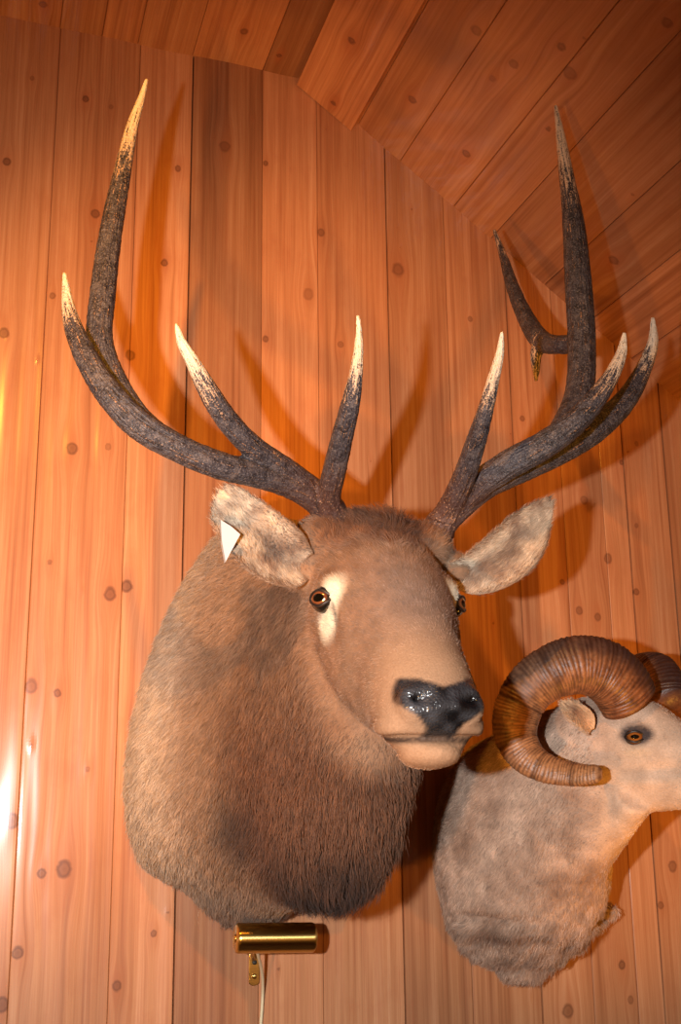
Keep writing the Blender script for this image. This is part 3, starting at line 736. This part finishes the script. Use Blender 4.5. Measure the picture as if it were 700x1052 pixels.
rparts = [rn, rhead,
  ellipsoid(tuple(rl(-.03,.055,.042)), (.034,.034,.034)), ellipsoid(tuple(rl(-.03,.055,-.042)), (.034,.034,.034)),
  ellipsoid(tuple(rl(.005,.012,.052)), (.030,.022,.024)), ellipsoid(tuple(rl(.005,.012,-.052)), (.030,.022,.024)),
  ellipsoid(tuple(P(622,826,.44)), (.050,.06,.045)), tube(np.linspace(P(652,815,.53), P(606,868,.33), 20), np.linspace(.046, .062, 20), 24), ellipsoid(tuple(P(610,850,.34)), (.060,.08,.06)),
  ellipsoid(tuple(rl(-.05,-.07,.040)), (.045,.035,.048)), ellipsoid(tuple(rl(-.05,-.07,-.040)), (.045,.035,.048)),
  ellipsoid((1.262,-.07,1.205), (.075,.070,.065)), ellipsoid((1.165,-.10,1.265), (.085,.055,.030)),
  ellipsoid((1.40,-.08,1.270), (.075,.06,.036)), ellipsoid((1.485,-.075,1.285), (.035,.025,.018))]
V, F, Nn = fuse(rparts, .0062, 6)
for s in (-1, 1):
    e = rl(0, 0, s*.068)
    V = push(V, Nn, e, (.020, .020, .014), -.008)
    V = push(V, Nn, rl(.243,-.062,s*.022), (.012,.012,.007), -.010)
    V = push(V, Nn, e+RF*.0+RU*.022, (.026, .026, .008), .006)         # brow
    V = push(V, Nn, e-RU*.024+RF*.01, (.030, .030, .008), .004)
    V = push(V, Nn, rl(.07, -.055, s*.062), (.05, .05, .016), -.007)    # hollow along the cheek
    V = push(V, Nn, rl(.03, -.085, s*.062), (.05, .05, .014), .006)
rml = lambda p: np.exp(-((((p-RO)@RU)+.088+.25*((p-RO)@RF-.25)*0)/.004)**2)*sm((p-RO)@RF, .175, .195)
V = V-Nn*(rml(V)*.006)[:, None]
V = push(V, Nn, (1.16,-.17,1.292), (.10,.10,.012), -.020)          # crease above the folded hem
V = push(V, Nn, (1.165,-.15,1.262), (.09,.10,.012), .012)
V = push(V, Nn, (1.40,-.15,1.275), (.10,.10,.012), -.014)
V = push(V, Nn, (1.30,-.18,1.23), (.012,.10,.06), -.012)
V = push(V, Nn, (1.22,-.18,1.22), (.010,.10,.05), -.010)
V = V+Nn*((.5-np.abs(vnoise(V*np.array([1, 1, 2.2]), 13, 11)))*.016*sm(V[:, 2], 1.34, 1.24))[:, None]+Nn*(vnoise(V, 40, 12)*.0035*sm(V[:, 2], 1.33, 1.22))[:, None]
Nn = normals_of(V, F)
rEYE = [rl(0, 0, .068), rl(0, 0, -.068)]
def ram_col(p):
    n1 = vnoise(p, 12, 21)*.5+vnoise(p, 34, 22)*.4; o_ = -p[:, 1]
    c = mix(np.tile(srgb(208, 178, 156), (len(p), 1)), srgb(156, 126, 106), np.clip(.5+n1, 0, 1))
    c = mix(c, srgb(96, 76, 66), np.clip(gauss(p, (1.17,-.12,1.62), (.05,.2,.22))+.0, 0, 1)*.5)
    c = mix(c, srgb(112, 84, 68), np.clip(gauss(p, (1.17,-.14,1.258+.0), (.10,.14,.016))*1.2+.5*gauss(p, (1.22,-.14,1.20), (.05,.12,.03)), 0, 1)*.9)  # crease shade of the folded hem painted into the coat colour
    c = mix(c, srgb(112, 84, 68), np.clip(gauss(p, (1.40,-.12,1.238), (.10,.12,.018))*1.2, 0, 1)*.85)  # shade under the right-hand fold, painted the same way
    hd = sm((p-RO)@RF, -.08, 0); c = mix(c, srgb(216, 186, 160), hd*.6)
    c = c*(1+.14*vnoise(p, 48, 61)+.10*vnoise(p, 110, 62))[:, None]
    c = mix(c, srgb(190, 150, 120), np.clip(gauss(p, (1.27,-.34,1.50), (.05,.08,.13)), 0, 1)*.6)
    for e in rEYE:
        c = mix(c, srgb(70, 62, 62), np.clip(gauss(p, e+RF*.006+RU*.006, (.036, .036, .022))*3.0-.7, 0, 1))
        c = mix(c, srgb(206, 178, 150), np.clip(gauss(p, e+RF*.012-RU*.030, (.03, .03, .014))*1.4-.3, 0, 1)*.8)
    c = mix(c, srgb(60, 44, 38), np.clip(rml(p), 0, 1)*.8)
    for s in (-1, 1): c = mix(c, srgb(40, 30, 28), np.clip(gauss(p, rl(.243,-.062,s*.022), (.012,.012,.008))*1.8-.4, 0, 1))
    return c
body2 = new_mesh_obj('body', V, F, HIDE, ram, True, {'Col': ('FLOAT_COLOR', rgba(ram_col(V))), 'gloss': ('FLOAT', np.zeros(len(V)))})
def ram_fur(p, n):
    hd = sm((p-RO)@RF, -.12, -.02)
    L = .012*(1-hd)+.0055*hd+.008*sm(p[:, 2], 1.34, 1.24)
    bd = np.stack([-.3+0*p[:, 0], .5+0*p[:, 0], -1+0*p[:, 0]], 1); d = bd*(1-hd)[:, None]+(-RF)[None]*hd[:, None]
    keep = (p[:, 1] < -.006)
    for e in rEYE: keep &= np.linalg.norm(p-e, axis=1) > .020
    return L, d, ram_col(p), keep, (.00045*(1-hd)+.00036*hd)
fur('fur', body2, V, F, 70000, ram_fur, 8)
REM = eye_material('gold_glass_eye', srgb(168, 100, 40), srgb(116, 66, 26), (78, 150))
for s in (1, -1):
    make_eye(ram, rl(.000, 0, s*.0585), .0215, tuple(RF*.30+RS*s*.95+RU*.05), .0200, .0112, mat=REM)
def rear_col(V, t, s, isf):
    n1 = vnoise(V, 40, 31); a = mix(np.tile(srgb(212, 176, 140), (len(V), 1)), srgb(120, 84, 66), np.clip(gauss(np.stack([t, s], 1), (.2, .5), (.5, .3))*.8+n1*.2, 0, 1))
    return mix(np.tile(srgb(170, 148, 130), (len(V), 1)), a, isf)
make_ear(ram, [P(606,752,.52), P(600,742,.53), P(590,732,.535), P(582,725,.53), P(577,721,.525)],
    [(.010,.012),(.026,.026),(.028,.026),(.018,.018),(.004,.004)], P(600,712,.5)-P(585,748,.5), (-.1, -1, .1), .012, .006, rear_col, 1500, 0, 6)
mir = lambda q: q-2*((q-RO)@RS)*RS
ce = [mir(P(*a)) for a in [(606,752,.52),(600,742,.53),(590,732,.535),(582,725,.53),(577,721,.525)]]
make_ear(ram, ce, [(.010,.012),(.026,.026),(.028,.026),(.018,.018),(.004,.004)], (.3,.2,1), (.8,.3,.1), .012, .006, rear_col, 800, 0, 7)
# horns
def horn_material():
    N = Nodes('ridged_horn'); al = N.attr('along').outputs['Vector']; tc = N.add('ShaderNodeTexCoord'); rg = N.attr('ridge').outputs['Fac']; s_ = N.attr('pos').outputs['Fac']; out_ = N.attr('keel').outputs['Fac']
    n1 = N.add('ShaderNodeTexNoise', ins={'Vector': tc.outputs['Object'], 'Scale': 45., 'Detail': 5., 'Roughness': .65})
    n2 = N.add('ShaderNodeTexNoise', ins={'Vector': al, 'Scale': 1., 'Detail': 3.})
    c = N.ramp(n1.outputs[0], [(.35, srgb(92, 52, 32)), (.55, srgb(142, 88, 54)), (.72, srgb(176, 120, 78))])
    c = N.mix(N.math('MULTIPLY', s_, .55), c, (*srgb(190, 140, 96), 1))
    c = N.mix(N.math('MULTIPLY', out_, .9), c, (*srgb(52, 40, 42), 1))
    c = N.mix(N.math('MULTIPLY', rg, .75), c, (*srgb(54, 28, 18), 1))
    c = N.mix(N.math('MULTIPLY', N.math('SUBTRACT', n2.outputs[0], .5, True), 2.4, True), c, (*srgb(60, 34, 24), 1))
    N.link(c, 'Base Color'); N.b.inputs['Roughness'].default_value = .42; N.b.inputs['Specular IOR Level'].default_value = .4
    N.link(N.add('ShaderNodeBump', ins={'Height': n2.outputs[0], 'Strength': .6, 'Distance': .002}).outputs[0], 'Normal')
    return N.m
HORN = horn_material()
def make_horn(parent, rows, centre, flip=1):
    """rows (x,y,z,radial half,lateral half) ; section: keel outward from the curl centre"""
    n, seg = 420, 40; R = catmull(rows, n); pth = R[:, :3]; T = np.gradient(pth, axis=0); T /= np.linalg.norm(T, axis=1)[:, None]
    s_ = np.concatenate([[0], np.cumsum(np.linalg.norm(np.diff(pth, axis=0), axis=1))]); L = s_[-1]
    a = np.linspace(0, 2*np.pi, seg, endpoint=False); V, rid, pos, keel, al = [], [], [], [], []
    rr = np.random.default_rng(5); period = .0085*(1-.25*s_/L); ph = np.cumsum(np.gradient(s_)/period)*2*np.pi
    ph = ph+1.3*np.sin(s_*60)+1.0*np.sin(s_*137)+.8*np.sin(s_*301+1)
    big = np.exp(-((s_[:, None]-np.array([.10,.21,.30,.38,.45,.52])[None])/.004)**2).sum(1)
    for i in range(n):
        rad = pth[i]-centre[i] if np.ndim(centre) == 2 else pth[i]-centre
        rad = rad-(rad@T[i])*T[i]; rad /= np.linalg.norm(rad); lat = np.cross(T[i], rad)*flip
        r1, r2 = R[i, 3], R[i, 4]; c, s = np.cos(a), np.sin(a)
        prof = 1+.10*np.maximum(c, 0)**4*1.0-.05*np.abs(s)**6
        rdg = (.5+.5*np.cos(ph[i]+.8*np.sin(a)+.5*np.sin(a*3+s_[i]*40)))**1.5*(.8+.2*math.sin(s_[i]*83)); amp = .034*sm(s_[i], 0, .01)*sm(L-s_[i], .0, .03)
        k = 1+amp*(rdg-.5)-.025*big[i]
        V.append(pth[i]+np.outer(r1*c*prof*k, rad)+np.outer(r2*s*k*(1-.10*c), lat))
        rid.append(((1-rdg)**2*.9)*(.75+.25*np.sin(a*5+s_[i]*170))+.6*big[i]); pos.append(np.full(seg, s_[i]/L)); keel.append(sm(c, .25, .9)*np.clip(1.15-1.3*s_[i]/L, 0, 1))
        al.append(np.stack([np.cos(a)*6, np.sin(a)*6, np.full(seg, s_[i]*160)], 1))
    V = np.concatenate(V); F = []
    for i in range(n-1):
        for j in range(seg):
            k = (j+1) % seg; F.append((i*seg+j, i*seg+k, (i+1)*seg+k, (i+1)*seg+j))
    F.append(tuple(range(seg-1, -1, -1))); F.append(tuple((n-1)*seg+j for j in range(seg)))
    return new_mesh_obj('horn', V, F, HORN, parent, True, {'ridge': ('FLOAT', np.clip(np.concatenate(rid), 0, 1)), 'pos': ('FLOAT', np.concatenate(pos)),
        'keel': ('FLOAT', np.concatenate(keel)), 'along': ('FLOAT_VECTOR', np.concatenate(al))})
hp = [(646,722,.55,28,24),(636,704,.56,29,25),(618,689,.565,29,25),(595,684,.56,28,25),(568,691,.545,26.5,24),(545,708,.525,24.5,22),(532,733,.51,23,20),(531,757,.51,21,18),(543,778,.53,18,15),(563,790,.56,15,12),(585,795,.59,12.5,10),(603,796,.62,10.5,8.5),(614,795,.635,9,7.5),(619,795,.64,5,4)]
rows = []
for px, py, o_, r1, r2 in hp:
    w_ = P(px, py, o_); k = np.linalg.norm(w_-CAM)/FPX; rows.append([*w_, r1*k, r2*k])
rows = np.array(rows); ctr = P(592,742,.52)
make_horn(ram, rows, ctr, 1)
rows2 = rows.copy(); rows2[:, :3] = [mir(q)+np.array([.055, .01, .0]) for q in rows[:, :3]]
make_horn(ram, rows2, mir(ctr)+np.array([.055, .01, .0]), -1)

# ================================================================ picture light
BR = Nodes('polished_brass'); BR.b.inputs['Base Color'].default_value = (*srgb(208, 176, 104), 1); BR.b.inputs['Metallic'].default_value = 1; BR.b.inputs['Roughness'].default_value = .22
tc = BR.add('ShaderNodeTexCoord'); mp = BR.add('ShaderNodeMapping', ins={0: tc.outputs['Object'], 3: (3, 400, 400)}); nn = BR.add('ShaderNodeTexNoise', ins={'Vector': mp.outputs[0], 'Scale': 3.})
BR.link(BR.math('ADD', .24, BR.math('MULTIPLY', nn.outputs[0], .10)), 'Roughness'); BR.b.inputs['Anisotropic'].default_value = .9; BR.b.inputs['Anisotropic Rotation'].default_value = .25
tg = BR.add('ShaderNodeTangent'); tg.direction_type = 'RADIAL'; tg.axis = 'X'; BR.link(tg.outputs[0], 'Tangent'); BR = BR.m
CRD = Nodes('cream_cord'); CRD.b.inputs['Base Color'].default_value = (*srgb(226, 208, 170), 1); CRD.b.inputs['Roughness'].default_value = .4; CRD = CRD.m
LO = .20
A = P(242,964,LO); B = P(323,963,LO); ax = (B-A)/np.linalg.norm(B-A); rl_ = .0305
pl = empty('picture_light', Vector(P(261,985,0)), 'small polished brass cylinder picture light below the elk mount', 'picture light')
prof = [(0,.0),(0,.024),(.002,.029),(.005,rl_),(.008,rl_),(.010,.0298)]
Lc = np.linalg.norm(B-A); full = [(0.0,.001),(0.0,.0255),(.002,.029),(.005,rl_)]+[(x, rl_) for x in np.linspace(.008, Lc-.008, 12)]+[(Lc-.005,rl_),(Lc-.002,.029),(Lc,.0255),(Lc,.001)]
v, f_ = tube(np.array([A+ax*q[0]+ax*1e-5*i for i, q in enumerate(full)]), [q[1] for q in full], 48, up=(0, 0, 1))
shade = new_mesh_obj('lamp_shade', v, f_, BR, pl, True); 
m = shade.modifiers.new('e', 'EDGE_SPLIT'); m.split_angle = math.radians(40)
for E_, sg in ((A, -1), (B, 1)):   # end caps with a small centre button
    v, f_ = tube(np.array([E_, E_+ax*sg*.0015, E_+ax*sg*.003]), [.008, .008, .005], 20, up=(0, 0, 1)); new_mesh_obj('end_cap', v, f_, BR, shade)
# arm from the wall plate out to the shade
W0 = P(261,993,0)+np.array([0, -.004, 0]); S0 = P(258,977,LO-.01)
arm = catmull([P(261,986,.003), P(260,983,.05), P(259,980,.10), P(258,974,.15), P(258,966,.19)], 30)
v, f_ = tube(arm, [.0042]*30, 12); new_mesh_obj('arm', v, f_, BR, pl)
# keyhole wall plate, built as a bevelled strip with two holes and a screw
pc = P(261,995,0); bm = bmesh.new()
outl = []
hw, hh = .0165, .036
for cx_, cz_, a0 in ((0, hh-hw*.5, 0), (0, -hh+hw*.5, math.pi)):
    for k in range(13):
        q = a0+math.pi*k/12; outl.append((math.cos(q)*hw*.75, cz_+math.sin(q)*hw*.5))
vs_ = [bm.verts.new((pc[0]+x-ELK0[0]*0, -.0005, pc[2]+z)) for x, z in outl]
fc = bm.faces.new(vs_); r = bmesh.ops.extrude_face_region(bm, geom=[fc]); bmesh.ops.translate(bm, verts=[q for q in r['geom'] if isinstance(q, bmesh.types.BMVert)], vec=(0, -.005, 0))
bmesh.ops.recalc_face_normals(bm, faces=bm.faces); me = bpy.data.meshes.new('wall_plate'); bm.to_mesh(me); bm.free()
me.transform(Matrix.Translation(-pl.location)); me.materials.append(BR); o = bpy.data.objects.new('wall_plate', me); SC.collection.objects.link(o); o.parent = pl
bv = o.modifiers.new('b', 'BEVEL'); bv.width = .0018; bv.segments = 3
DK = Nodes('dark_slot'); DK.b.inputs['Base Color'].default_value = (.02, .015, .01, 1); DK.b.inputs['Roughness'].default_value = .6; DK = DK.m
for dz in (.014, -.016):
    v, f_ = tube(np.array([pc+[0, -.0052, dz], pc+[0, -.0066, dz], pc+[0, -.0076, dz]]), [.0058, .0055, .003], 16, up=(0, 0, 1)); new_mesh_obj('screw', v, f_, DK if dz > 0 else BR, pl)
# cord drops from the shade down the wall
cp = [[*P(264,972,LO-.01)], [*P(265,980,.16)], [*P(268,992,.10)], [*P(270,1006,.05)], [*P(270,1022,.014)], [*P(269,1040,.008)], [*P(268,1056,.006)]]
last = np.array(cp[-1]); cp += [[last[0]+.004, -.006, last[2]-.3], [last[0], -.006, .35]]
R = catmull(cp, 80); v, f_ = tube(R, [.0035]*80, 10); new_mesh_obj('cord', v, f_, CRD, pl)
